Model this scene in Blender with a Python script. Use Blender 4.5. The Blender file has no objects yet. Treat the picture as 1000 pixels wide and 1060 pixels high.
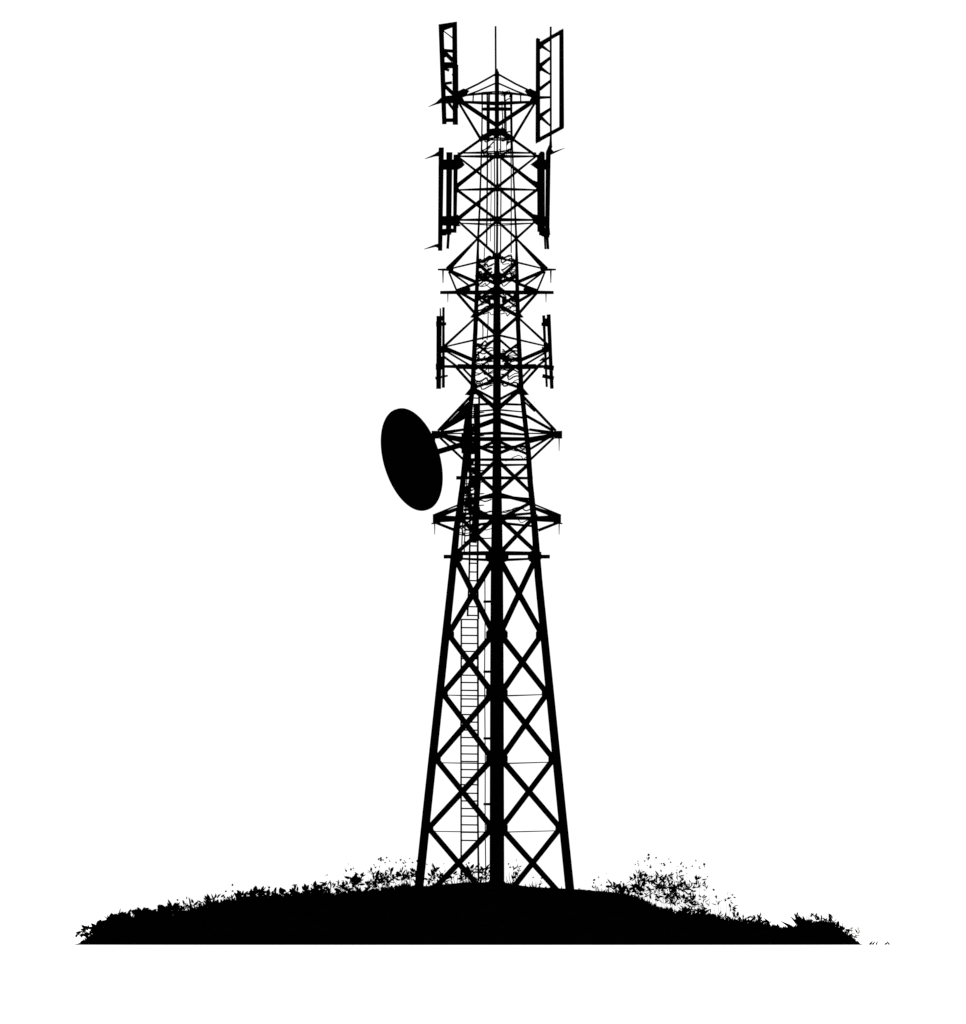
import bpy, math, random
from mathutils import Vector, Matrix

# ------------------------------------------------------------------ scene basics
S = bpy.context.scene
COL = S.collection
PX = 20.0                 # picture measurements are kept at 20 units to the metre
CX = 514.4                # tower axis in those units
GZ = 978.0                # ground line in those units
def X(px): return (px - CX) / PX
def Z(py): return (GZ - py) / PX

def lerp_table(tab, y):
    if y <= tab[0][0]: return tab[0][1]
    for (a, va), (b, vb) in zip(tab, tab[1:]):
        if y <= b:
            return va + (vb - va) * (y - a) / (b - a)
    return tab[-1][1]

# ------------------------------------------------------------------ materials
def black_material(name, lo, hi, scale, rough=1.0):
    m = bpy.data.materials.new(name); m.use_nodes = True
    nt = m.node_tree; b = nt.nodes['Principled BSDF']
    tc = nt.nodes.new('ShaderNodeTexCoord')
    n = nt.nodes.new('ShaderNodeTexNoise'); n.inputs['Scale'].default_value = scale
    n.inputs['Detail'].default_value = 4
    r = nt.nodes.new('ShaderNodeValToRGB')
    r.color_ramp.elements[0].position = 0.35; r.color_ramp.elements[0].color = (lo, lo, lo, 1)
    r.color_ramp.elements[1].position = 0.7; r.color_ramp.elements[1].color = (hi, hi, hi, 1)
    nt.links.new(tc.outputs['Object'], n.inputs['Vector'])
    nt.links.new(n.outputs['Fac'], r.inputs['Fac'])
    nt.links.new(r.outputs['Color'], b.inputs['Base Color'])
    b.inputs['Roughness'].default_value = rough
    b.inputs['Specular IOR Level'].default_value = 0.0
    return m
STEEL = black_material('black_steel', 0.0001, 0.0003, 3.0)
DISHM = black_material('black_dish_paint', 0.0001, 0.0002, 2.0)
CABLE = black_material('black_cable_rubber', 0.0001, 0.0002, 8.0)
EARTH = black_material('black_earth', 0.0001, 0.0003, 1.5)
LEAF = black_material('black_foliage', 0.0001, 0.0003, 5.0)

def ground_material():
    m = bpy.data.materials.new('white_ground'); m.use_nodes = True
    nt = m.node_tree; b = nt.nodes['Principled BSDF']
    tc = nt.nodes.new('ShaderNodeTexCoord')
    n = nt.nodes.new('ShaderNodeTexNoise'); n.inputs['Scale'].default_value = 0.4
    r = nt.nodes.new('ShaderNodeValToRGB')
    r.color_ramp.elements[0].color = (0.86, 0.86, 0.86, 1)
    r.color_ramp.elements[1].color = (0.9, 0.9, 0.9, 1)
    nt.links.new(tc.outputs['Object'], n.inputs['Vector'])
    nt.links.new(n.outputs['Fac'], r.inputs['Fac'])
    nt.links.new(r.outputs['Color'], b.inputs['Base Color'])
    b.inputs['Roughness'].default_value = 1.0
    b.inputs['Specular IOR Level'].default_value = 0.0
    return m
WHITE = ground_material()

# ------------------------------------------------------------------ mesh builder
class MB:
    def __init__(self): self.v = []; self.f = []
    def add(self, vs, fs):
        o = len(self.v); self.v += [Vector(p) for p in vs]
        self.f += [tuple(i + o for i in f) for f in fs]
    def bar(self, p, q, w1, w2=None, t1=None, t2=None):
        """square-edged steel bar from p to q; w in metres across, t in metres deep"""
        p, q = Vector(p), Vector(q); w2 = w1 if w2 is None else w2
        t1 = w1 if t1 is None else t1; t2 = (w2 if t1 == w1 else t1) if t2 is None else t2
        d = (q - p)
        if d.length < 1e-6: return self
        d.normalize()
        ref = Vector((0, 1, 0)) if abs(d.y) < 0.93 else Vector((0, 0, 1))
        u = d.cross(ref).normalized(); n = u.cross(d).normalized()
        vs = []
        for c, w, t in ((p, w1, t1), (q, w2, t2)):
            for a, b in ((-1, -1), (1, -1), (1, 1), (-1, 1)):
                vs.append(c + u * (a * w / 2) + n * (b * t / 2))
        self.add(vs, [(3, 2, 1, 0), (4, 5, 6, 7), (0, 1, 5, 4), (1, 2, 6, 5), (2, 3, 7, 6), (3, 0, 4, 7)])
        return self
    def tube(self, pts, r, n=6, r_end=None):
        pts = [Vector(p) for p in pts]; rings = []
        for i, p in enumerate(pts):
            d = (pts[min(i + 1, len(pts) - 1)] - pts[max(i - 1, 0)])
            if d.length < 1e-9: d = Vector((0, 0, 1))
            d.normalize()
            ref = Vector((0, 1, 0)) if abs(d.y) < 0.9 else Vector((1, 0, 0))
            u = d.cross(ref).normalized(); w = d.cross(u)
            rr = r if r_end is None else r + (r_end - r) * i / max(1, len(pts) - 1)
            rings.append([p + u * math.cos(2 * math.pi * k / n) * rr + w * math.sin(2 * math.pi * k / n) * rr for k in range(n)])
        o = len(self.v)
        for rg in rings: self.v += rg
        for i in range(len(pts) - 1):
            for k in range(n):
                a = o + i * n + k; b = o + i * n + (k + 1) % n
                self.f.append((a, b, b + n, a + n))
        self.f.append(tuple(o + k for k in range(n))[::-1])
        self.f.append(tuple(o + (len(pts) - 1) * n + k for k in range(n)))
        return self
    def plate(self, pts, thick, normal):
        n = Vector(normal).normalized() * thick / 2; k = len(pts)
        vs = [Vector(p) - n for p in pts] + [Vector(p) + n for p in pts]
        self.add(vs, [tuple(range(k))[::-1], tuple(range(k, 2 * k))] +
                 [(i, (i + 1) % k, k + (i + 1) % k, k + i) for i in range(k)])
        return self
    def box(self, x0, x1, y0, y1, z0, z1):
        return self.bar(((x0 + x1) / 2, (y0 + y1) / 2, z0), ((x0 + x1) / 2, (y0 + y1) / 2, z1), abs(x1 - x0), None, abs(y1 - y0), abs(y1 - y0))
    def leaf(self, c, d, side, ln, wd, bend=0.15):
        """one pointed leaf, folded along its midrib"""
        c = Vector(c); d = Vector(d).normalized(); s = Vector(side).normalized()
        s = (s - d * s.dot(d)).normalized(); n = d.cross(s); h = wd / 2
        mid = [c + d * ln * q + n * ln * bend * q * q for q in (0, .3, .7, 1)]
        ra = mid[1] + s * h * .95 + n * h * .3; rb = mid[2] + s * h * .72 + n * h * .25
        la = mid[1] - s * h * .95 + n * h * .3; lb = mid[2] - s * h * .72 + n * h * .25
        self.add([mid[0], mid[1], mid[2], mid[3], ra, rb, la, lb],
                 [(0, 1, 4), (1, 2, 5, 4), (2, 3, 5), (0, 6, 1), (1, 6, 7, 2), (2, 7, 3)])
    def build(self, name, mat, parent=None, origin=None, smooth=False):
        me = bpy.data.meshes.new(name)
        o = Vector((0, 0, 0))
        if parent is not None:
            r = parent
            while r is not None:
                o = o + r.location; r = r.parent
        elif origin is not None:
            o = Vector(origin)
        me.from_pydata([tuple(p - o) for p in self.v], [], self.f); me.update()
        if smooth:
            for p in me.polygons: p.use_smooth = True
        ob = bpy.data.objects.new(name, me); me.materials.append(mat)
        COL.objects.link(ob)
        if parent is not None: ob.parent = parent
        elif origin is not None: ob.location = o
        return ob

def thing(name, label, cat, loc, group=None):
    o = bpy.data.objects.new(name, None); COL.objects.link(o)
    o.empty_display_size = 0.3; o.location = loc
    o['label'] = label; o['category'] = cat
    if group: o['group'] = group
    return o
def tag(o, label, cat, group=None):
    o['label'] = label; o['category'] = cat
    if group: o['group'] = group
    return o

# ------------------------------------------------------------------ the mound and the ground
PROFILE = [(76, 978), (80, 977), (88, 974), (96, 969.5), (104, 965), (114, 961.5), (140, 957.5), (174, 951), (190, 947.5), (210, 942), (227, 937), (252, 934.5),
           (294, 931.5), (330, 926), (341, 928), (372, 925), (400, 922), (414, 919), (450, 916), (481, 913.5), (514, 912.5), (546, 917.5),
           (582, 920), (610, 921.5), (639, 924), (663, 931), (680, 940), (704, 948), (728, 950), (752, 955), (780, 957),
           (799, 962), (820, 964.5), (832, 959), (852, 957.5), (864, 963), (876, 969), (886, 974.5), (893, 978)]
def prof(px): return lerp_table(PROFILE, px)
def half_depth(px):
    t = (px - 486.0) / 412.0
    return 0.6 + 12.5 * math.sqrt(max(0.0, 1 - t * t))
def mound_z(x, y):
    px = x * PX + CX
    h = Z(prof(px))
    d = half_depth(px); v = min(1.0, abs(y) / d)
    return h * (1 - v * v) ** 0.9 if px > 76 and px < 893 else 0.0

rnd = random.Random(7)
def build_mound():
    m = MB(); nx, ny = 260, 40
    for i in range(nx + 1):
        px = 76 + (893 - 76) * i / nx
        d = half_depth(px)
        for j in range(ny + 1):
            v = -1 + 2 * j / ny
            y = d * v
            z = mound_z(X(px), y)
            if 0 < j < ny and 2 < i < nx - 2:
                z = max(0.0, z + rnd.uniform(-.03, .03))
            if j in (0, ny): z = -0.05
            m.v.append(Vector((X(px), y, z)))
    for i in range(nx):
        for j in range(ny):
            a = i * (ny + 1) + j
            m.f.append((a, a + ny + 1, a + ny + 2, a + 1))
    o = m.build('mound', EARTH, smooth=True); o['kind'] = 'structure'
build_mound()
g = MB(); R = 9000
g.add([(-R, -R, 0), (R, -R, 0), (R, R, 0), (-R, R, 0)], [(0, 1, 2, 3)])
go = g.build('ground', WHITE); go['kind'] = 'structure'

# ------------------------------------------------------------------ the lattice tower
HL = [(97, 15.2), (145, 15.8), (215, 18.0), (245, 19.6), (290, 20.8), (340, 22.6), (400, 25.5), (465, 32.5), (505, 36.3), (545, 42.0), (600, 47.4), (840, 73.2), (918, 81.4), (940, 83.8)]
HR = [(97, 15.2), (145, 15.8), (215, 18.8), (245, 20.2), (290, 21.2), (340, 22.4), (400, 25.5), (465, 32.8), (500, 35.0), (545, 39.6), (600, 43.8), (840, 68.0), (918, 76.0), (940, 78.3)]
def H(py): return (lerp_table(HL, py) + lerp_table(HR, py)) / 2
CAGE = [(97, 41), (160, 41), (279, 41)]

def face(px, py, s, cage=False):
    """point at picture position px,py on the near (s=-1) or far (s=+1) face of the square tower"""
    dx = px - CX
    side = 41.0 if cage else lerp_table(HL if dx < 0 else HR, py)
    dep = 41.0 if cage else H(py)
    return Vector((dx / PX, s * dep / PX * max(0.0, 1 - abs(dx) / side), Z(py)))

tower = thing('lattice_tower', 'tall black steel lattice telecom tower with ladder standing on the mound', 'tower', (0, 0, Z(913)))
T = tower

def mir(x, side): return x if side < 0 else 2 * CX - x
def pt(x, y, s, side, cage): return face(mir(x, side), y, s, cage)
def member(m, mem, side, s, cage=False):
    x1, y1, x2, y2, w1 = mem[:5]; w2 = mem[5] if len(mem) > 5 else w1
    w1 += .2; w2 += .2
    m.bar(pt(x1, y1, s, side, cage), pt(x2, y2, s, side, cage), w1 / PX, w2 / PX)
def flat(mem, cage=False):
    """member lying wholly in the plane of the two outer legs"""
    for k in (0, 2):
        side = 41.0 if cage else lerp_table(HL, mem[k + 1])
        if abs(mem[k] - CX) < side - 0.5: return False
    return True
def members_parts(name, mems, parent, cage=False, sides=(-1, 1)):
    """every member of the list on both sides and on the near and far faces, each a mesh of its own"""
    for side in sides:
        for mem in mems:
            for s in ((-1,) if flat(mem, cage) else (-1, 1)):
                m = MB(); member(m, mem, side, s, cage); m.build(name, STEEL, parent)

# legs: L-section angle steel, corner outwards
FL = [(97, .085), (215, .115), (245, .135), (262, .16), (272, .22), (340, .28), (440, .30), (500, .345), (545, .40), (600, .46), (700, .50), (940, .55)]
def leg(kind):
    ys = [97, 145, 180, 215, 245, 262, 268, 290, 320, 340, 370, 400, 430, 465, 500, 522, 545, 576, 600, 650, 700, 760, 840, 918, 938]
    m = MB(); prev = None
    for y in ys:
        f = lerp_table(FL, y); t = f * 0.22; h = H(y) / PX
        if kind == 'L': c = Vector((-lerp_table(HL, y) / PX - f * .36, 0, Z(y))); d1, d2 = Vector((1, -1, 0)), Vector((1, 1, 0))
        elif kind == 'R': c = Vector((lerp_table(HR, y) / PX + f * .36, 0, Z(y))); d1, d2 = Vector((-1, 1, 0)), Vector((-1, -1, 0))
        if kind in 'NF' and y < 263: f *= .5; t = f * .22
        if kind in 'LR': pass
        elif kind == 'N': c = Vector((0, -h - f * .3, Z(y))); d1, d2 = Vector((1, 1, 0)), Vector((-1, 1, 0))
        else: c = Vector((0, h + f * .3, Z(y))); d1, d2 = Vector((-1, -1, 0)), Vector((1, -1, 0))
        d1 = d1.normalized(); d2 = d2.normalized()
        ring = [c, c + d1 * f, c + d1 * f + d2 * t, c + d1 * t + d2 * t, c + d1 * t + d2 * f, c + d2 * f]
        o = len(m.v); m.v += ring
        if prev is not None:
            for k in range(6):
                m.f.append((prev + k, prev + (k + 1) % 6, o + (k + 1) % 6, o + k))
        else: m.f.append((o, o + 1, o + 2, o + 3)); m.f.append((o, o + 3, o + 4, o + 5))
        prev = o
    m.f.append((prev + 3, prev + 2, prev + 1, prev)); m.f.append((prev + 5, prev + 4, prev + 3, prev))
    m.build('leg', STEEL, T)
for k in 'LRNF': leg(k)

# big crossed bracing of the lower half, plates at the joints
NODES = [576, 657, 717.5, 785.5, 857, 934]
for a, b in zip(NODES, NODES[1:]):
    for side in (-1, 1):
        tab = HL if side < 0 else HR
        for s in (-1, 1):
            m = MB(); w = 5.9; ea = 2 if a < 600 else 5
            xa = CX + side * lerp_table(tab, a); xb = CX + side * lerp_table(tab, b)
            m.bar(face(xa, a - ea, s), face(CX, b + 6, s), w / PX, None, .12)
            m.bar(face(CX, a - ea, s) + Vector((0, s * .14, 0)), face(xb, b + 5, s) + Vector((0, s * .14, 0)), w / PX, None, .12)
            m.build('cross_brace', STEEL, T)
for y in NODES[:-1]:
    for side in (-1, 1):
        tab = HL if side < 0 else HR
        for s in (-1, 1):
            xl = CX + side * (lerp_table(tab, y) - 1); nrm = Vector((side, -s * -1, 0)); nrm = Vector((side, s, 0))
            ex = 8.4 if y < 600 else 7.6
            for x0, dr in ((xl, -side), (CX, side)):
                e = ex if x0 == xl else ex + 3.0; tl = 5.5
                if y < 600: tl += 2
                pts = [(x0, y - tl), (x0 + dr * e * .6, y - 5.6), (x0 + dr * e * .82, y - 4.8), (x0 + dr * e, y - 2.4), (x0 + dr * e, y + 2.4), (x0 + dr * e * .82, y + 4.8), (x0 + dr * e * .6, y + 5.6), (x0, y + tl)]
                m = MB(); m.plate([face(px, py, s) for px, py in pts], .1, nrm); m.build('gusset_plate', STEEL, T)
# thin level ties of the lower half
for y in (719.5, 789.5, 860.5):
    for side in (-1, 1):
        for s in (-1, 1):
            xo = CX + side * lerp_table(HL if side < 0 else HR, y)
            m = MB(); m.tube([face(xo, y - (.8 if side > 0 else 0), s), face(CX, y + 1, s)], .5 / PX, 5); m.build('level_tie', STEEL, T)
# girder ring below the lowest platform
members_parts('ring_beam', [(CX - lerp_table(HL, 573), 573, CX, 572.6, 3.6), (CX - lerp_table(HL, 579), 578, CX, 580, 1.9)], T)
members_parts('end_stub', [(459.5, 576.2, 471, 576.2, 3.8)], T)

# crossed bracing of the narrow middle part
MID = [  # x1 y1 x2 y2 w
    [(493, 328, 514.4, 347, 3.2), (493, 327, 514.4, 315, 3.6)],
    [(494, 357, 514.4, 372, 2.4), (514.4, 349, 493, 368, 1.8)],
    [(490, 384, 514.4, 368, 1.6), (493, 378, 514.4, 395, 2.6)],
    [(489, 402, 514.4, 393, 2.6), (490, 403, 514.4, 424, 4.0)],
    [(489, 401, 514.4, 415, 2.0), (487, 419, 514.4, 418, 1.8)],
    [(484, 433, 514.4, 428, 2.0), (483, 446, 514.4, 434, 4.4)],
    [(481, 457, 514.4, 470, 2.6), (481, 471, 514.4, 456, 2.4)],
    [(481, 480, 514.4, 510, 3.4), (514.4, 476, 478, 511, 3.4)],
    [(477, 519, 514.4, 539, 3.2), (514.4, 511, 477, 521, 3.0)],
    [(474, 533, 514.4, 576, 4.0), (514.4, 534, 470, 575, 4.0)],
    [(494, 272, 514.4, 291, 3.4), (493, 285, 514.4, 294, 3.0)],
    [(493, 292, 514.4, 283, 2.0), (493, 312, 514.4, 296, 2.4)],
    [(493, 304, 514.4, 320, 2.4), (493, 318, 514.4, 304, 1.8)],
]
for pair in MID:
    for side in (-1, 1):
        for s in (-1, 1):
            m = MB()
            for mem in pair: member(m, mem, side, s)
            m.build('cross_brace', STEEL, T)
members_parts('girt', [(481, 475.8, 514.4, 475.8, 2.0), (480, 481, 514.4, 481.5, 1.6), (478, 495, 514.4, 494.6, 2.4),
                       (476, 517, 514.4, 514, 2.4), (475, 531, 514.4, 534.5, 2.2), (474, 545, 514.4, 541, 2.0), (473, 536.5, 514.4, 536, 3.2),
                       (486, 426.5, 514.4, 424, 1.0), (482, 450, 514.4, 448, 2.2), (482, 454.5, 514.4, 454.5, 3.6), (481, 462, 514.4, 463, 2.0),
                       (491, 379.5, 514.4, 380, 4.0), (491, 373, 514.4, 370, 2.2), (493, 302.5, 514.4, 302.5, 3.6)], T)

# outrigger arms: main beam is the part, its ties are sub-parts
def outrigger(main, ties, side, both=True, drops=(), box=None):
    m = MB()
    for mem in main:
        for s in ((-1,) if flat(mem) else (-1, 1)): member(m, mem, side, s)
    if box:
        x0, y0, x1, y1 = box; a, b = sorted((X(mir(x0, side)), X(mir(x1, side))))
        m.bar((a, 0, (Z(y0) + Z(y1)) / 2), (b, 0, (Z(y0) + Z(y1)) / 2), (y1 - y0) / PX, None, .5)
    arm = m.build('outrigger_arm', STEEL, T)
    for mem in ties:
        m = MB()
        for s in ((-1,) if flat(mem) else (-1, 1)): member(m, mem, side, s)
        m.build('tie_rod', STEEL, arm)
    for x, y0, y1, w in drops:
        m = MB(); xx = X(mir(x, side)); m.tube([(xx, 0, Z(y0)), (xx, 0, Z(y1))], w / PX * .7, 6, w / PX / 3); m.build('hanging_rod', STEEL, arm)
for side in (-1, 1):
    outrigger([(453.2, 279, 468, 279.2, 1.5, 3), (463.5, 277.5, 469, 280, 5.5, 4)],
              [(465, 278.5, 514.4, 266.5, 1.4), (466, 280.5, 494, 292.5, 3.4), (465, 280.5, 486, 296, 1.9), (464.5, 281, 473, 301.5, 1.8),
               (494, 247, 514.4, 228.5, 2.4, 2), (463.5, 279, 494, 247.3, 5.5, 2.0)], side, drops=[(458.6, 279, 293, 1.4)])
    outrigger([(455.6, 302.8, 476, 302.6, 3.1, 3.6), (473, 302.6, 493, 302.8, 4)],
              [(472, 301, 493, 293.5, 3.0), (475, 302, 493, 312.5, 3.0, 3), (473, 303, 493, 326, 2.8), (478, 301, 487, 299, 2.5)], side, drops=[(463.6, 303, 313, 1.0)])
    outrigger([(458, 379.3, 476, 379.5, 2.6, 3.4), (474, 379.3, 492, 379.8, 5)],
              [(460.5, 359, 514.4, 346.5, 1.4), (460, 360, 490.5, 373, 3.8), (461, 363, 487, 378.5, 1.9), (460, 369.5, 474, 380, 2.2),
               (492, 329, 459.5, 359, 2.0, 2.6), (472.5, 380.5, 491, 401, 2.6), (480, 382, 491, 393.5, 2.0)], side)
    arm_main = [(453, 450.5, 481, 454, 4.5, 3.0), (452, 449, 481, 444.5, 4.0, 2.4)]
    if side < 0: arm_main += [(463, 441, 487, 420, 3.6, 9), (458, 444, 482, 428, 4, 8)]
    outrigger(arm_main,
              [(453.5, 446, 488, 409.5, 2.7), (456, 446, 485.5, 429.5, 2.9), (475, 426, 487.5, 414.5, 1.8), (457, 449, 482, 448.6, 1.2),
               (457, 451.5, 481.5, 457.5, 3.2), (460, 452.5, 481, 465.5, 2.3), (455.5, 453, 480, 476, 2.3)], side,
              drops=[(450, 454, 467, 1.0)], box=(446.8, 446, 455, 454))
    outrigger([(452, 537, 474, 537, 7.6, 5.2)],
              [(448, 533.5, 476, 522, 1.6), (451, 535, 475.5, 526, 5.0, 3.2), (451, 541, 471.5, 549, 2.6, 3.0), (446.5, 542, 456, 541.4, 1.2, 1.4)], side,
              drops=[(450, 541, 553.5, 1.0)], box=(448, 533, 455, 541.5))
# pointed end plates at the knee joints
for y, xi, xo, yo in ((327, 495, 486.5, 328.5), (402, 494, 481, 408.6)):
    for side in (-1, 1):
        m = MB(); m.plate([(X(mir(x, side)), 0, Z(yy)) for x, yy in ((xi, y - 5), (xi - 4, y - 4), (xo, yo), (xo + 5, yo + .8), (xi, y + 6))], .25, (0, 1, 0))
        m.build('knee_plate', STEEL, T)
m = MB(); m.bar((X(472.2), 0, Z(494.6)), (X(480), 0, Z(494.6)), 3.8 / PX); m.build('end_stub', STEEL, T)

# wide cage that carries the upper antennas
CAGEX = [
    [(473.4, 161.5, 514.4, 194, 1.7), (472.5, 193, 514.4, 160, 4.4, 1.2)],
    [(473, 196.5, 514.4, 227.5, 3.0, 1.4), (473, 227.5, 514.4, 194, 4.4, 1.3)],
]
for pair in CAGEX:
    for side in (-1, 1):
        for s in (-1, 1):
            m = MB()
            for mem in pair: member(m, mem, side, s, True)
            m.build('cross_brace', STEEL, T)
members_parts('cage_brace', [(473.4, 228, 514.4, 265, 2.0, 1.6), (498, 144, 473.4, 161.5, 1.6, 2.8)], T, True)
members_parts('cage_girt', [(474, 158.4, 514.4, 157.8, 1.2), (473.5, 161.8, 514.4, 162, 1.5), (473.4, 196.6, 514.4, 195.6, 1.5),
                            (473.4, 227.7, 514.4, 227.4, 1.8), (474, 231, 514.4, 232.6, .9)], T, True)
# head frame
members_parts('head_brace', [(474, 103, 514.4, 130, 4.4, 2.4), (474.2, 105, 497.6, 144, 2.2), (514.4, 134.5, 497.6, 144, 3.8, 4.2)], T, True)
members_parts('head_girt', [(480, 99, 500, 96.6, 1.2), (500, 96.6, 514.4, 96, 1.6), (479, 105.5, 514.4, 107.2, 2.0), (497.6, 144, 514.4, 143.8, 1.4),
                            (499, 113, 514.4, 112.8, 1.8)], T, True)
for side in (-1, 1):
    for s in (-1, 1):
        m = MB(); m.bar(face(CX + side * 9, 136, s, True), face(CX, 135, s, True), .16); m.build('head_girt', STEEL, T)
members_parts('rail_post', [(490, 98, 489.6, 106.4, 1.2), (498.6, 97, 498.7, 107, .8), (506.4, 96.5, 506, 136, 1.8)], T, True)
for side in (-1, 1):
    for x, y, y1, w in ((475, 96.5, 76, 2.1), (475, 101.5, 85.5, 1.8)):
        m = MB(); m.tube([(X(mir(x, side)), 0, Z(y)), (X(mir(495, side)), 0, Z(y + (y1 - y) * .5 + .6)), (0, 0, Z(y1))], w / PX / 2, 6); m.build('stay_wire', STEEL, T)
for side in (-1, 1):
    m = MB()
    m.plate([(X(mir(x, side)), 0, Z(y)) for x, y in ((472, 95), (476, 93.5), (480, 91.5), (486, 94), (483, 98), (479, 101), (481, 105), (476, 108), (472, 109))], .3, (0, 1, 0))
    m.build('corner_plate', STEEL, T)
m = MB(); m.tube([(0, 0, Z(143)), (0, 0, Z(74))], 2.3 / PX, 10); m.tube([(0, 0, Z(79)), (0, 0, Z(71))], 2.6 / PX, 10, .8 / PX)
mast = m.build('mast', STEEL, T)
m = MB(); m.tube([(X(513.2), 0, Z(74)), (X(513), 0, Z(27))], 1.0 / PX, 8); m.build('lightning_rod', STEEL, mast)

# centre joints (bolted hubs where the braces meet the near and far corner)
for y, r in ((160.5, 3.0), (194.5, 2.3), (227.5, 3.0), (265, 4.6), (137, 4.2)):
    for s in (-1, 1):
        m = MB(); c = face(CX, y, s, y < 240)
        m.bar(c + Vector((0, 0, .14)), c - Vector((0, 0, .14)), r * 2 / PX, None, .18); m.build('joint_hub', STEEL, T)

# feeder cables up the middle
for x0, x1, y0, y1, w, yy in ((504.4, 503.8, 98, 256, 1.7, .1), (508.4, 507.6, 160, 250, .8, -.2), (511.6, 511.8, 140, 268, 1.2, -.3), (515.2, 515.1, 140, 268, 1.0, .2),
                              (518.2, 518.1, 140, 268, 1.3, -.1), (523.6, 524.4, 108, 160, .8, .3), (528.4, 529.2, 97, 262, 1.2, .15), (519.6, 520.2, 108, 135, 1.2, .1),
                              (505.4, 504.2, 318, 352, 1.1, .2), (499.4, 499.8, 332, 352, 1.2, -.1), (501.4, 500.6, 256, 272, 1.0, .1)):
    m = MB(); m.tube([(X(x0), yy, Z(y0)), (X((x0 + x1) / 2) + .02, yy, Z((y0 + y1) / 2)), (X(x1), yy, Z(y1))], w / PX / 2, 6); m.build('feeder_cable', CABLE, T)
# thick cable tray beside the ladder, with its clamps
m = MB(); m.tube([(X(493.2), -.3, Z(418)), (X(494), -.3, Z(440)), (X(494.5), -.3, Z(500)), (X(491.5), -.3, Z(545)), (X(490), -.3, Z(562))], 3.3 / PX, 8)
tray = m.build('cable_tray', CABLE, T)
for y in (447, 470, 487, 505, 528):
    m = MB(); m.bar((X(480), -.2, Z(y)), (X(497), -.2, Z(y - 2)), 3 / PX); m.build('tray_clamp', STEEL, tray)
# cables slung between the legs and the centre on the platforms, each end fixed to steel
rc = random.Random(11)
def slack(xa, ya, xb, yb, dep, w, wig):
    pts = []; ph = rc.uniform(0, 6.28); sag = rc.uniform(-1, 3)
    for k in range(11):
        t = k / 10; e = math.sin(math.pi * t)
        pts.append((X(xa + (xb - xa) * t + e * wig * math.sin(ph + 7 * t)), dep * (1 - t) * e, Z(ya + (yb - ya) * t + e * (sag + wig * math.cos(ph + 9 * t)))))
    m = MB(); m.tube(pts, w / PX, 5); m.build('slack_cable', CABLE, T)
for side, ya, yb, n in ((-1, 268, 296, 15), (1, 268, 296, 11), (-1, 300, 322, 10), (1, 300, 322, 9), (-1, 352, 376, 9), (1, 350, 378, 8), (-1, 383, 396, 5), (1, 383, 396, 5),
                        (1, 456, 472, 3), (1, 512, 552, 3), (-1, 520, 560, 6), (-1, 135, 158, 4), (1, 135, 158, 5), (1, 97, 108, 3)):
    for i in range(n):
        y = rc.uniform(ya, yb); x0 = CX + side * (H(y) - .5)
        slack(x0, y, CX + side * rc.uniform(2, 6), min(yb + 3, max(ya - 3, y + rc.uniform(-9, 9))), rc.uniform(-.4, .4), rc.uniform(.45, 1.05), rc.uniform(1, 4))
for i in range(16):            # leads between the cable tray and the left leg
    y = rc.uniform(430, 552); xl = CX - lerp_table(HL, y) + 2
    slack(xl, y, 493, y + rc.uniform(-12, 12), rc.uniform(-.3, .3), rc.uniform(.5, 1.2), rc.uniform(1, 4))
m = MB(); m.tube([(X(487 - 1.5 * k / 8 + math.sin(k * 1.7) * 1.2), -.25, Z(436 + k * 12)) for k in range(9)], 1.7 / PX, 6); m.build('feeder_cable', CABLE, T)
m = MB(); m.tube([(X(482 - 4 * k / 8 + math.cos(k * 2.1) * 1.2), -.35, Z(428 + k * 14)) for k in range(9)], 1.3 / PX, 6); m.build('feeder_cable', CABLE, T)
for x, y, w, h in ((502, 286, 5, 7), (522, 309, 5, 5), (505, 312, 6, 5), (524, 378, 5, 5), (490, 498, 8, 12), (488, 462, 9, 8), (487, 478, 7, 6)):
    m = MB(); m.box(X(x - w / 2), X(x + w / 2), -.25, .1, Z(y + h / 2), Z(y - h / 2)); m.build('junction_box', STEEL, T)
# pipe with stand-off brackets by the centre leg
m = MB(); m.tube([(X(501.9), -.8, Z(592)), (X(502.2), -.8, Z(640)), (X(501.6), -.8, Z(700)), (X(502.3), -.8, Z(780)), (X(502.2), -.8, Z(850)), (X(503), -.8, Z(916))], .6 / PX, 6)
pipe = m.build('cable_conduit', CABLE, T)
for y in (623, 695.5, 764.5, 832.5):
    m = MB(); m.bar((X(501.6), -.8, Z(y)), (X(509), -1.6, Z(y)), 2.6 / PX); m.build('bracket', STEEL, pipe)

# ladders: rails and rungs
def ladder(rail_l, rail_r, rung_ys, w, depth):
    def at(r, y):
        return Vector((X(lerp_table([(b, a) for a, b in r], y)), depth, Z(y)))
    m = MB()
    m.tube([(X(a), depth, Z(b)) for a, b in rail_l], w / PX / 2, 6)
    lad = m.build('ladder', STEEL, T)
    m = MB(); m.tube([(X(a), depth, Z(b)) for a, b in rail_r], w * 1.15 / PX / 2, 6); m.build('rail', STEEL, lad)
    for y in rung_ys:
        m = MB(); m.tube([at(rail_l, y), at(rail_r, y + .2)], .74 / PX, 6); m.build('rung', STEEL, lad)
    return lad
rl = random.Random(3)
ladder([(477.6, 641), (477.2, 760), (477.4, 840), (477.4, 912)], [(494.6, 641), (494.9, 760), (494.6, 840), (495.4, 912)],
       [641.5 + 8.15 * k + rl.uniform(-.5, .5) for k in range(29)], 1.8, -.1)
lad2 = ladder([(488.5, 405), (487, 470), (486.4, 560), (485.6, 600), (484, 638)], [(496, 405), (496, 470), (494.6, 560), (494.2, 600), (495.2, 641)],
       [412 + 9.0 * k for k in range(26)], 1.9, -.1)
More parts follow.
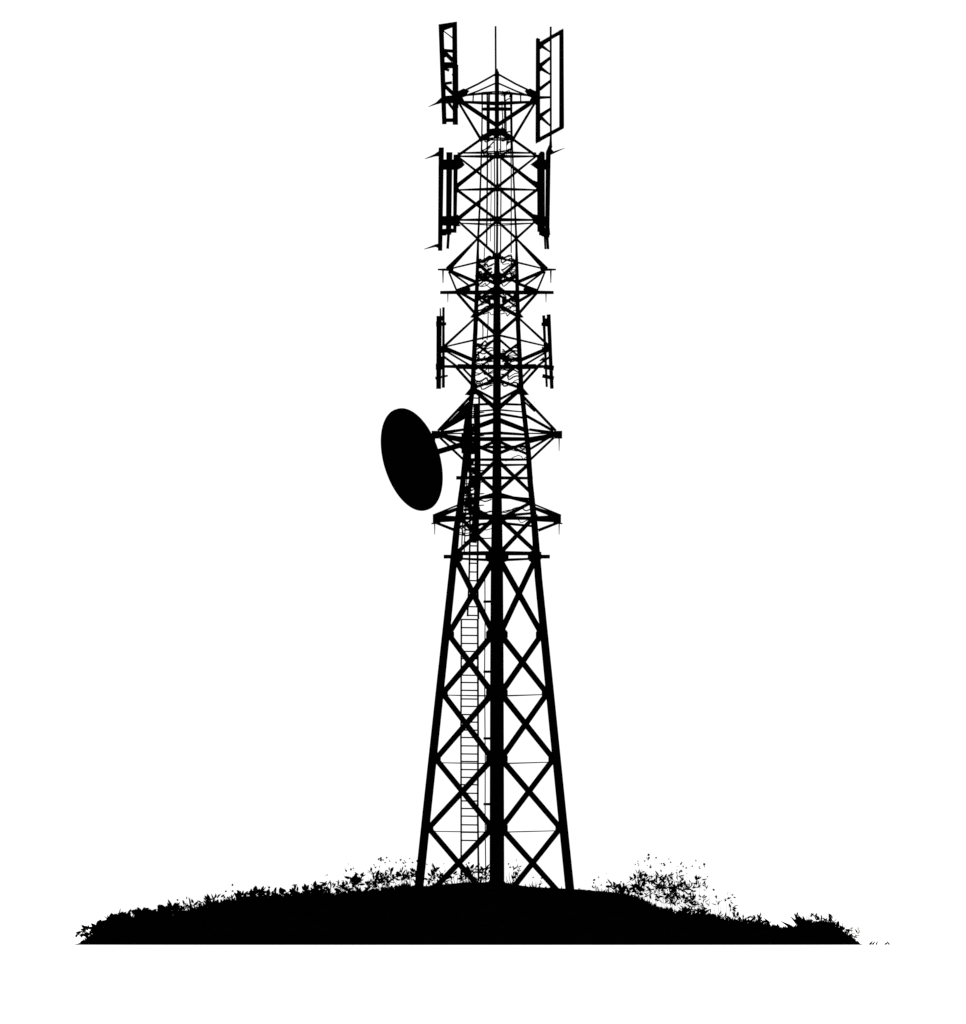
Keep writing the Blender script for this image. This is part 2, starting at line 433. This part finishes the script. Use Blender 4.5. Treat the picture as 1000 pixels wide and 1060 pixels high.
for y in range(428, 575, 12):      # safety hoops round the upper ladder
    m = MB(); m.tube([(X(490.5 + math.cos(t) * 10.5), -.1 + math.sin(t) * .55, Z(y) + .06 * math.cos(t)) for t in [math.pi * 2 * k / 12 for k in range(13)]], .55 / PX, 5)
    m.build('safety_hoop', STEEL, lad2)
for x in (480.2, 483):
    m = MB(); m.tube([(X(x + 3), -.3, Z(428)), (X(x), -.3, Z(500)), (X(x - 2.5), -.3, Z(572))], .7 / PX, 5); m.build('cage_strap', STEEL, lad2)

# ------------------------------------------------------------------ dish
dn = Vector((-0.817, -0.52, -0.251)).normalized()      # where it looks
dc = Vector((X(426.3), -1.71, Z(476.2)))
dish = thing('dish_antenna', 'large round black microwave dish on an arm at the left of the tower', 'dish antenna', dc)
RD = 54.6 / PX
u = dn.cross(Vector((0, 0, 1))).normalized(); v = u.cross(dn).normalized()
def ringpts(r, off, n=96): return [dc + dn * off + u * math.cos(2 * math.pi * k / n) * r + v * math.sin(2 * math.pi * k / n) * r for k in range(n)]
def loft(rings, cap0, cap1):
    m = MB(); n = len(rings[0])
    for r in rings: m.v += r
    for i in range(len(rings) - 1):
        for k in range(n):
            m.f.append((i * n + k, i * n + (k + 1) % n, (i + 1) * n + (k + 1) % n, (i + 1) * n + k))
    if cap0: m.f.append(tuple(range(n))[::-1])
    if cap1: m.f.append(tuple((len(rings) - 1) * n + k for k in range(n)))
    return m
loft([ringpts(RD * q, -.55 * (1 - q * q) - .04) for q in (1, .93, .82, .68, .5, .3, .12)], False, True).build('reflector', DISHM, dish, smooth=True)
loft([ringpts(RD * q, .05 + .10 * (1 - q * q)) for q in (.985, .9, .7, .45, .2)][::-1], True, False).build('radome_cover', DISHM, dish, smooth=True)
loft([ringpts(RD * .985, -.05), ringpts(RD, -.05), ringpts(RD, .05), ringpts(RD * .985, .05)], False, False).build('rim', DISHM, dish)
hub = dc - dn * .55
m = MB(); m.tube([hub + dn * .1, hub - dn * .25], .5, 16); m.build('hub', DISHM, dish)
m = MB(); m.tube([hub - dn * .2, dc - dn * 3.35], 2.9 / PX, 10); arm = m.build('mounting_arm', STEEL, dish)
e = dc - dn * 3.35
m = MB(); m.bar(e + Vector((0, 0, .5)), e - Vector((0, 0, .5)), .34); m.build('leg_clamp', STEEL, arm)

# ------------------------------------------------------------------ antennas
def P(x, y, d=0.0): return Vector((X(x), d, Z(y)))
def slab(name, x0, y0, x1, y1, w0, w1, deep, parent, d=0.0, mat=STEEL):
    m = MB(); m.bar(P(x0, y0, d), P(x1, y1, d), w0 / PX, w1 / PX, deep, deep); return m.build(name, mat, parent)

fa = thing('ladder_frame_antenna', 'black upright antenna frame with crossbars at the top left of the tower', 'antenna', P(466, 129))
slab('side_bar', 456.6, 25, 460, 128.6, 5.4, 4.8, .3, fa); slab('side_bar', 470.6, 23, 471.4, 129.2, 5.2, 5.6, .3, fa)
m = MB(); m.plate([P(*q) for q in ((454, 25.2), (473, 22.3), (473, 27), (468, 28.5), (460, 31.5), (459, 35), (454.4, 36))], .34, (0, 1, 0)); m.build('top_bar', STEEL, fa)
slab('diagonal', 459, 32, 469.5, 40, 1.2, 1.4, .1, fa)
for x0, y0, x1, y1, w in ((458, 52, 469, 53, 3.4), (457, 67.5, 472, 67.5, 6.5), (460, 86.5, 468, 85.5, 3.0), (459, 103.5, 472, 102.5, 8.2), (459.5, 124.4, 472, 124.4, 4.0)):
    slab('crossbar', x0, y0, x1, y1, w, w, .22, fa)
for x0, y0, x1, y1, w in ((459.5, 53.5, 469, 63, 4.4), (459, 70.5, 465, 73, 3), (469, 76, 472, 84, 3.4), (459.5, 88, 470, 98, 4.0), (464, 106, 470, 114, 3.0), (462, 59, 459, 52, 4)):
    slab('diagonal', x0, y0, x1, y1, w, w, .15, fa)
slab('side_bar_sleeve', 471.6, 67, 471.8, 112, 5.8, 5.8, .4, fa)
slab('spike_rod', 458, 103.5, 452, 107, 6.0, 2.4, .12, fa); slab('spike_rod', 452.5, 106.7, 443.4, 110.6, 2.4, .5, .06, fa)

fb = thing('open_frame_antenna', 'black slanted antenna frame with zigzag braces at the top right of the tower', 'antenna', P(557, 147))
slab('side_bar', 556.9, 40, 556.8, 147, 4.5, 5.1, .3, fb); slab('side_bar', 581.2, 31, 581.4, 131.5, 4.6, 5.2, .3, fb)
m = MB(); m.plate([P(*q) for q in ((558.5, 43.5), (583.2, 29.3), (583.2, 34), (579, 36.2), (559, 47.5))], .3, (0, 1, 0)); m.build('top_bar', STEEL, fb)
m = MB(); m.plate([P(*q) for q in ((554.5, 149), (554.5, 145.5), (559, 141.8), (579.2, 131), (583.8, 128.5), (583.8, 132.8))], .3, (0, 1, 0)); m.build('bottom_bar', STEEL, fb)
m = MB(); m.plate([P(*q) for q in ((554.6, 41), (555.8, 39), (557.5, 39.6), (559.2, 42.5), (560, 48), (557, 50))], .26, (0, 1, 0)); m.build('top_cap', STEEL, fb)
m = MB(); m.tube([P(570.1, 27.5), P(570.2, 148)], 1.1 / PX, 8); m.build('centre_rod', STEEL, fb)
for x0, y0, x1, y1, w, w2 in ((558.5, 46, 569.8, 54, 3.4, .9), (558.5, 68.6, 569.8, 59.6, 4.0, 2.4), (559, 70, 569.8, 77.3, 3.6, 1.0), (558.5, 92.5, 570, 83.6, 3.2, 2.2),
                              (558.5, 101, 570, 100.6, 2.6, 1.6), (558.5, 120.5, 569.8, 112.6, 4.0, 2.2), (559.5, 121, 569.8, 130.4, 3.2, 1.2), (558.5, 47.5, 569.5, 41, 3.0, 1.6)):
    slab('zigzag_brace', x0, y0, x1, y1, w + .7, w2 + .6, .14, fb)
for y in (47, 70, 121):
    m = MB(); m.plate([P(558, y - 5), P(561.4, y - 2), P(562, y + .5), P(561, y + 3), P(558, y + 5)], .2, (0, 1, 0)); m.build('node_plate', STEEL, fb)
slab('bracket', 570.2, 140, 570, 152, 1.8, 3.4, .16, fb); slab('bracket', 570, 151, 567.2, 158, 4.2, 4.4, .2, fb)

def panel(name, label, x0, x1, ytop, ybot, xb0=None, xb1=None, depth=.25, d=0.0, group=None, narrow=None, tail=-.8):
    xb0 = x0 if xb0 is None else xb0; xb1 = x1 if xb1 is None else xb1
    t = thing(name, label, 'antenna', P((xb0 + xb1) / 2, ybot, d), group)
    c0, c1 = (x0 + x1) / 2, (xb0 + xb1) / 2
    if narrow:
        yn, w = narrow; k = (yn - ytop) / (ybot - ytop)
        slab('panel', c0, ytop, c0 + (c1 - c0) * k, yn, x1 - x0, xb1 - xb0, depth, t, d)
        slab('tail_pipe', c0 + (c1 - c0) * k, yn - 1, c1 + tail, ybot, w, w, .14, t, d)
    else:
        slab('panel', c0, ytop, c1, ybot, x1 - x0, xb1 - xb0, depth, t, d)
    return t
G = 'panel antennas on the tower'
a = panel('panel_antenna', 'long black panel antenna outermost in the upper left antenna cluster', 454.0, 459.6, 153, 259.6, 453.3, 457.9, group=G)
slab('end_cap', 457, 152.6, 457, 154.5, 5.0, 5.2, .22, a)
for (xa, ya, xb, yb, xc, yc) in ((455, 159, 450.5, 160.6, 439.5, 164.6), (455.5, 254.5, 451, 254.3, 438.8, 258)):
    slab('spike_rod', xa, ya, xb, yb, 5.5, 3.0, .12, a); slab('spike_rod', xb + .5, yb - .2, xc, yc, 2.8, .5, .06, a)
slab('clamp', 454.5, 170.4, 463, 170.4, 10.8, 10.8, .3, a); slab('clamp', 454, 228.6, 462, 228.6, 10, 10, .3, a); slab('clamp', 454, 240.4, 462, 240.4, 7, 7, .3, a)
b = panel('panel_antenna', 'black panel antenna between the outer panel and mounting pole, upper left', 462.0, 468.4, 157.5, 257.5, 461.4, 467.0, group=G, narrow=(243, 3.0))
slab('clamp', 462, 170.4, 472, 170.4, 10.8, 10.8, .3, b); slab('clamp', 461.5, 228.6, 472, 228.6, 10.4, 10.4, .3, b); slab('clamp', 461.5, 239.6, 471, 238.4, 6, 3.6, .3, b)
# mounting poles of the cage belong to the tower
def pole(x0, x1, y0, y1, xb0, xb1, plates):
    m = MB(); m.bar(P((x0 + x1) / 2, y0), P((xb0 + xb1) / 2, y1), (x1 - x0) / PX, (xb1 - xb0) / PX, .2, .2); p = m.build('mounting_pole', STEEL, T)
    for pl in plates:
        m = MB(); m.plate([P(*q) for q in pl], .3, (0, 1, 0)); m.build('pole_plate', STEEL, p)
pole(469.4, 474.2, 160, 241, 469.0, 472.6, [((470, 162), (474, 159.5), (478, 158.5), (476, 163), (481.2, 170.6), (478, 173.6), (473.5, 176), (470, 176)),
                                         ((470, 190.5), (474, 192), (475.5, 196), (474, 199.5), (470, 199)), ((469, 223), (474, 222), (477, 226), (475, 231), (477, 234), (472.5, 234.4), (469, 234.4))])
c = panel('panel_antenna', 'broad black panel antenna on the upper right cage corner, inside the slim one', 557.6, 564.0, 158.4, 243.6, 557.9, 564.2, group=G)
slab('end_cap', 561.3, 156.8, 561, 160, 4.0, 6.0, .22, c)
slab('clamp', 556, 170.4, 566, 170.4, 10.6, 10.6, .3, c); slab('clamp', 556, 229, 566, 229, 10.2, 10.2, .3, c)
m = MB(); m.plate([P(*q) for q in ((549, 170.3), (556.6, 164.4), (559, 164.4), (559, 176), (556.6, 175.6))], .25, (0, 1, 0)); m.build('pointed_plate', STEEL, c)
m = MB(); m.plate([P(*q) for q in ((557.9, 242), (564.3, 240), (563.6, 245.5), (560.5, 244.4))], .2, (0, 1, 0)); m.build('end_cap', STEEL, c)
dd = panel('panel_antenna', 'slim black panel antenna at the outer edge of the upper right cage corner', 565.0, 570.2, 157, 258, 564.0, 568.6, group=G, narrow=(246, 2.9), tail=1.0)
slab('tail_pipe', 563.8, 243, 564.6, 258, 2.2, 2.2, .1, dd)
slab('clamp', 563, 240, 569.4, 239.6, 8.5, 7.5, .3, dd)
m = MB(); m.plate([P(*q) for q in ((566, 157.5), (569.6, 152.5), (573, 156.6), (573, 158.6), (570, 160.5))], .2, (0, 1, 0)); m.build('top_bracket', STEEL, dd)
slab('spike_rod', 571, 158.6, 584.8, 153.2, 2.6, .4, .06, dd)
for pl in (((557.4, 188.5), (552, 186.5), (549, 184.5), (553, 190), (557.4, 195.5)), ((557.4, 222.5), (552, 221.5), (549, 219), (553, 226), (551, 230), (557.4, 234))):
    m = MB(); m.plate([P(*q) for q in pl], .22, (0, 1, 0)); m.build('pole_plate', STEEL, T)
slab('mounting_pole', 557, 160, 557.4, 240, 2.4, 2.4, .2, T, .12)

e1 = panel('panel_antenna', 'black panel antenna with two top prongs, on the left lower outrigger', 451.8, 457.4, 327, 402.6, 451.5, 456.6, group=G)
slab('mounting_pipe', 459.1, 318, 459.0, 401.4, 2.6, 3.2, .12, e1); slab('prong', 455.8, 319, 456.0, 329, 1.5, 1.6, .1, e1)
slab('clamp', 451.3, 335.5, 462, 335.2, 5.5, 3.0, .3, e1); slab('clamp', 452, 329.5, 460, 329.5, 5, 5, .25, e1); slab('clamp', 452, 362, 462, 361.5, 8, 7, .3, e1)
slab('clamp', 451, 379.5, 460.5, 379.5, 6.5, 6.5, .3, e1); slab('clamp', 450.6, 391.6, 463.6, 388.8, 3.2, 1.8, .3, e1); slab('clamp', 452, 373, 460, 373, 8, 8, .2, e1)
f1 = panel('panel_antenna', 'wider tilted black panel antenna outermost on the right lower outrigger', 565.8, 570.0, 325.4, 402.4, 569.4, 573.2, group=G)
slab('clamp', 561, 362, 571, 361, 5.5, 5, .28, f1); slab('clamp', 563, 379.6, 573.4, 381, 5, 5, .3, f1); slab('clamp', 561.4, 389, 573.4, 391.6, 4, 4, .3, f1)
f2 = panel('panel_antenna', 'narrow tilted black panel antenna closest to the tower on the right lower outrigger', 561.2, 564.4, 326.4, 400.6, 564.8, 567.2, group=G)
slab('clamp', 560.4, 335.6, 570.4, 335.6, 3.4, 6.0, .3, f2); slab('clamp', 562, 331.5, 569, 331.5, 4, 4, .2, f2)
slab('lug', 558.4, 373.4, 563.5, 371.2, .8, 4.0, .12, f2)

# ------------------------------------------------------------------ plants
rp = random.Random(21)
def rdir(up=0.0, r=rp):
    while True:
        d = Vector((r.uniform(-1, 1), r.uniform(-1, 1), r.uniform(-1, 1) + up))
        if .1 < d.length: return d.normalized()
def plant(name, label, x0, x1, ytop, leafpx, n, cat='shrub', spray=0, spray_top=None, specks=3, dense=.5, up=.3, asp=.42, group=None, depth=None, hollow=0.0):
    """a low plant: stems from one root, leaves in clumps at the stem ends, a few stalks with single leaves above it"""
    r = random.Random(int(x0 * 31 + x1 * 7 + ytop))
    xc = (x0 + x1) / 2; base = prof(xc) + 2; y0 = 0.0 if depth is None else depth
    root = Vector((X(xc), y0, mound_z(X(xc), y0) - .1))
    t = thing(name, label, cat, root, group)
    W = (x1 - x0) / PX / 2
    st = MB(); fo = MB()
    nst = max(5, int((x1 - x0) / 4.5))
    tips = []; sr = .02 if hollow == 0 else .008
    for i in range(nst):
        fx = -1 + 2 * (i + r.uniform(.2, .8)) / nst
        hx = root.x + fx * W * .92
        ground = mound_z(hx, y0)
        arch = math.sqrt(max(.05, 1 - (fx * .92) ** 2))
        hz = ground + max(.15, (Z(ytop) - Z(prof(xc))) * arch * r.uniform(.62, 1.0))
        p = Vector((hx, y0 + r.uniform(-1, 1) * min(W, .9), hz))
        q0 = Vector((root.x + fx * W * .45, y0, mound_z(root.x + fx * W * .45, y0) - .08))
        mid = (q0 + p) / 2 + Vector((fx * .1, 0, .08))
        st.tube([q0, mid, p], sr, 5, sr * .4); tips.append((q0, mid, p))
    for i in range(n):
        if i % 7 == 0:
            q0, mid, p = r.choice(tips); k = r.uniform(hollow, 1) ** dense
            c0 = (q0 * (1 - k) + mid * k) if r.random() < .25 else (mid * (1 - k) + p * k)
            sp = .22 * leafpx / 6
            c0 = c0 + Vector((r.gauss(0, sp), r.gauss(0, sp), r.gauss(0, sp * .5))); main = rdir(up, r)
        d = (rdir(up, r) + main * .5).normalized(); s = d.cross(rdir(0, r))
        if s.length < .05: continue
        ln = leafpx / PX * r.uniform(.5, 1.3)
        c = c0 + d * ln * r.uniform(-.1, .35) + main * r.uniform(-.8, .8) * leafpx / PX * .8
        fo.leaf(c, d, s, ln, ln * asp * r.uniform(.7, 1.3))
    for i in range(specks):
        hx = root.x + r.uniform(-1, 1) * W * 1.05
        top = Z(spray_top if spray_top else ytop - 8) - r.uniform(0, 1) ** .8 * (Z(spray_top if spray_top else ytop - 8) - Z(ytop))
        p = Vector((hx, y0 + r.uniform(-.3, .3), top)); q = Vector((hx * .8 + root.x * .2, y0, mound_z(hx, y0)))
        sk = MB(); sk.tube([q, (p + q) / 2 + Vector((.05, 0, 0)), p], .0015, 4, .001); sk.build('stalk', LEAF, t)
        for _ in range(r.choice((1, 1, 1, 2))):
            d = rdir(.1, r); s = d.cross(rdir(0, r)).normalized()
            ln = r.uniform(1.6, 3.4) / PX
            fo.leaf(p - d * ln * .5, d, s, ln, ln * .85, .1)
    st.build('stem', LEAF, t)
    fo.build('foliage', LEAF, t)
    return t

plant('shrub', 'small leafy shrub at the extreme left tip of the mound', 88, 108, 964.5, 6.5, 60, specks=0, asp=.5)
plant('shrub', 'broad low shrub second from the left tip, with large rounded leaves', 102, 152, 957, 8.5, 420, specks=0, asp=.65)
plant('shrub', 'low shrub third from the left tip, thick with long leaves', 144, 184, 948, 8.5, 260, specks=0, asp=.55)
plant('shrub', 'shrub with upright pointed leaves, left slope, beside the white gaps', 176, 214, 937, 6, 130, specks=2, dense=.4, spray_top=926)
plant('shrub', 'loose feathery shrub on the left slope with a gap under its leaves', 206, 242, 930, 5.5, 110, specks=4, dense=.3, spray_top=915, hollow=.3)
plant('shrub', 'squat shrub left slope with three stray leaves above it', 238, 284, 930, 6.5, 200, asp=.6, specks=6, spray_top=916)
plant('shrub', 'long low shrub midway up the left slope with a notched top', 282, 334, 925, 6.5, 260, asp=.6, specks=1, spray_top=912)
plant('shrub', 'airy shrub starting the tangle left of the tower', 326, 362, 914, 6.5, 85, specks=5, spray_top=897, dense=.35, hollow=.2)
plant('shrub', 'airy shrub at the middle of the tangle left of the tower', 356, 394, 905, 6, 150, specks=7, spray_top=887, dense=.4, hollow=.15)
plant('shrub', 'tallest airy shrub of the tangle left of the tower', 386, 420, 899, 6, 170, specks=12, spray_top=884, dense=.4, hollow=.1)
plant('weed', 'speckled weed touching the outside of the left tower leg', 412, 434, 898, 5, 95, 'plant', specks=10, spray_top=885, dense=.5)
plant('weed', 'bushy weed just inside the left tower leg', 438, 464, 902, 5.6, 95, 'plant', specks=4, spray_top=889, dense=.4)
plant('weed', 'spreading weed under the crossing of the left bracing', 458, 486, 905, 5.6, 80, 'plant', specks=2, spray_top=897, dense=.45)
plant('weed', 'bushy weed at the foot of the ladder, left of the centre leg', 480, 508, 899, 5.8, 120, 'plant', specks=4, spray_top=890, dense=.4)
plant('weed', 'spidery weed with stray specks just right of the centre leg', 522, 541, 901, 5, 55, 'plant', specks=7, spray_top=886, dense=.3)
plant('weed', 'tiny weed between the right bracing and the right tower leg', 545, 562, 911, 2.8, 24, 'plant', specks=2, spray_top=906, dense=.5)
plant('weed', 'tiny weed standing alone on bare slope right of the tower', 614, 632, 918, 2.8, 26, 'plant', specks=8, spray_top=901, dense=.5)
plant('shrub', 'dark spiky shrub at the left edge of the airy thicket, right slope', 634, 668, 914, 6.5, 130, specks=3, spray_top=900, dense=.4)
plant('shrub', 'leafy airy shrub forming the left part of the right slope thicket', 656, 692, 902, 5.4, 210, asp=.38, specks=16, spray_top=883, dense=.25, hollow=.35)
plant('shrub', 'tallest clump of the airy thicket on the right slope', 680, 712, 902, 5.8, 280, asp=.38, specks=8, spray_top=888, dense=.25, hollow=.3)
plant('shrub', 'airy shrub at the right end of the right slope thicket', 700, 732, 908, 5.4, 230, asp=.38, specks=14, spray_top=890, dense=.25, hollow=.3)
plant('shrub', 'low ragged shrub on the right slope directly below the airy thicket', 696, 752, 944.5, 5, 150, specks=0, asp=.5)
plant('shrub', 'low ragged shrub midway between the thicket and the right end sword leaves', 746, 800, 951, 5, 150, specks=0, asp=.5)
plant('weed', 'sparse weed with a long slanting leaf, right of the thicket', 734, 768, 930, 5, 28, 'plant', specks=9, spray_top=921, dense=.12, hollow=.8, asp=.35)
plant('shrub', 'rounded shrub with curled leaves near the right end of the mound', 826, 872, 952.5, 6, 190, specks=4, spray_top=947, dense=.5)
plant('shrub', 'last shrub at the right tip of the mound', 858, 884, 966.5, 5.5, 110, specks=0, dense=.6)

def spiky(label, blades, tufts=0):
    """blades: (x0,y0,x1,y1,w) long pointed leaves"""
    x0, y0 = blades[0][:2]
    root = Vector((X(x0), 0, mound_z(X(x0), 0) - .05)); r = random.Random(int(x0))
    t = thing('spiky_plant', label, 'plant', root)
    for (a, b, c, d, w) in blades:
        m = MB(); p, q = P(a, b, r.uniform(-.2, .2)), P(c, d, r.uniform(-.5, .5))
        m.bar(p, p.lerp(q, .45) + Vector((0, 0, .04)), w * .8 / PX, w / PX, .05); m.bar(p.lerp(q, .45) + Vector((0, 0, .04)), q, w / PX, .02, .05, .01)
        m.build('blade', LEAF, t)
spiky('spiky plant with long sword leaves leaning left, near the right end of the mound',
      [(826, 965, 808, 953.4, 3.6), (830, 962, 818.6, 949, 3.4), (829, 958, 822, 945.6, 4.2), (832, 957, 826, 947, 3.0), (828, 966, 816, 960, 3), (834, 960, 831, 948, 4)])
spiky('single sword-leaved plant pointing right, just below the airy thicket',
      [(722, 951, 735.4, 941, 4.6), (722, 951, 729, 944.5, 3.8), (718, 951, 722, 944, 3), (716, 951, 714, 945, 3)])
for lab, blades in (('small grass tuft alone on the white ground just beyond the right tip', [(900.5, 978, 903.5, 973.6, 2.6), (903, 978, 906.4, 974, 2.3), (907, 978, 908.6, 974, 2.2), (900, 978, 900.8, 975.6, 1.6)]),
                    ('rightmost small grass tuft on the white ground, farthest from the mound', [(916.4, 978, 919.4, 974.6, 2.3), (920.6, 978, 918.4, 974.4, 2.2), (916, 978, 916.6, 976, 1.6)])):
    t = thing('grass_tuft', lab, 'grass tuft', (X(blades[0][0]), 0, 0))
    for (a, b, c, d, w) in blades:
        m = MB(); m.bar(P(a, b), P(c, d), w / PX, .02, .04, .01); m.build('blade', LEAF, t)

# low leafy ground cover all over the mound
gc = MB(); r = random.Random(5)
for i in range(9000):
    px = r.uniform(84, 890)
    if 425 < px < 640 and r.random() < .93: continue
    y = r.uniform(-1, 1) * half_depth(px) * .95 if r.random() < .6 else r.gauss(0, .5)
    c = Vector((X(px), y, mound_z(X(px), y) - .02))
    big = 1.3 if px < 330 else (1.0 if px < 430 else (.75 if px < 690 else 1.15))
    ln = r.uniform(.14, .32) * big * min(1, .2 + Z(prof(px)) / .8)
    d = rdir(.8, r); s = d.cross(rdir(0, r))
    if s.length < .05: continue
    gc.leaf(c, d, s, ln, ln * r.uniform(.3, .55))
o = gc.build('ground_cover', LEAF); o['kind'] = 'stuff'; o['label'] = 'low black leafy ground cover over the mound'

# ------------------------------------------------------------------ light: a blank, bright overcast sky, the exposure set for a silhouette
ELEV, ROT = math.radians(55), math.radians(165)
W = bpy.data.worlds.new('World'); S.world = W; W.use_nodes = True
nt = W.node_tree; bg = nt.nodes['Background']
sky = nt.nodes.new('ShaderNodeTexSky'); sky.sky_type = 'NISHITA'; sky.sun_disc = False
sky.sun_elevation = ELEV; sky.sun_rotation = ROT; sky.dust_density = 4.0; sky.air_density = 1.0
hs = nt.nodes.new('ShaderNodeHueSaturation'); hs.inputs['Saturation'].default_value = 0.0
nt.links.new(sky.outputs['Color'], hs.inputs['Color'])
cl = nt.nodes.new('ShaderNodeMixRGB'); cl.inputs['Fac'].default_value = 0.94      # a closed, even cloud deck over the clear sky
cl.inputs['Color2'].default_value = (3.5, 3.5, 3.5, 1)
nt.links.new(hs.outputs['Color'], cl.inputs['Color1']); nt.links.new(cl.outputs['Color'], bg.inputs['Color'])
bg.inputs['Strength'].default_value = 0.15
sl = bpy.data.lights.new('sun', 'SUN'); sl.energy = 1.0; sl.angle = math.radians(12); sl.color = (1, .97, .93)
so = bpy.data.objects.new('sun', sl); COL.objects.link(so)
sd = Vector((math.sin(ROT) * math.cos(ELEV), math.cos(ROT) * math.cos(ELEV), math.sin(ELEV)))
so.rotation_euler = sd.to_track_quat('Z', 'Y').to_euler(); so.location = sd * 80

# ------------------------------------------------------------------ camera
D = 1600.0; CZ = 1.6
cam = bpy.data.cameras.new('camera'); co = bpy.data.objects.new('camera', cam); COL.objects.link(co)
co.location = (0, -D, CZ); co.rotation_euler = (math.pi / 2, 0, 0)
cam.sensor_fit = 'VERTICAL'; cam.sensor_height = 36.0; cam.sensor_width = 36.0
cam.lens = 36.0 * D / (1060 / PX)
cam.shift_x = -((CX - 500) / 1060)
cam.shift_y = ((GZ - CZ * PX) - 530) / 1060
cam.clip_start = 1; cam.clip_end = 30000
S.camera = co

S.view_settings.view_transform = 'Standard'; S.view_settings.look = 'None'
S.view_settings.exposure = 1.1; S.view_settings.gamma = 1
S.view_settings.use_curve_mapping = False
S.cycles.max_bounces = 4
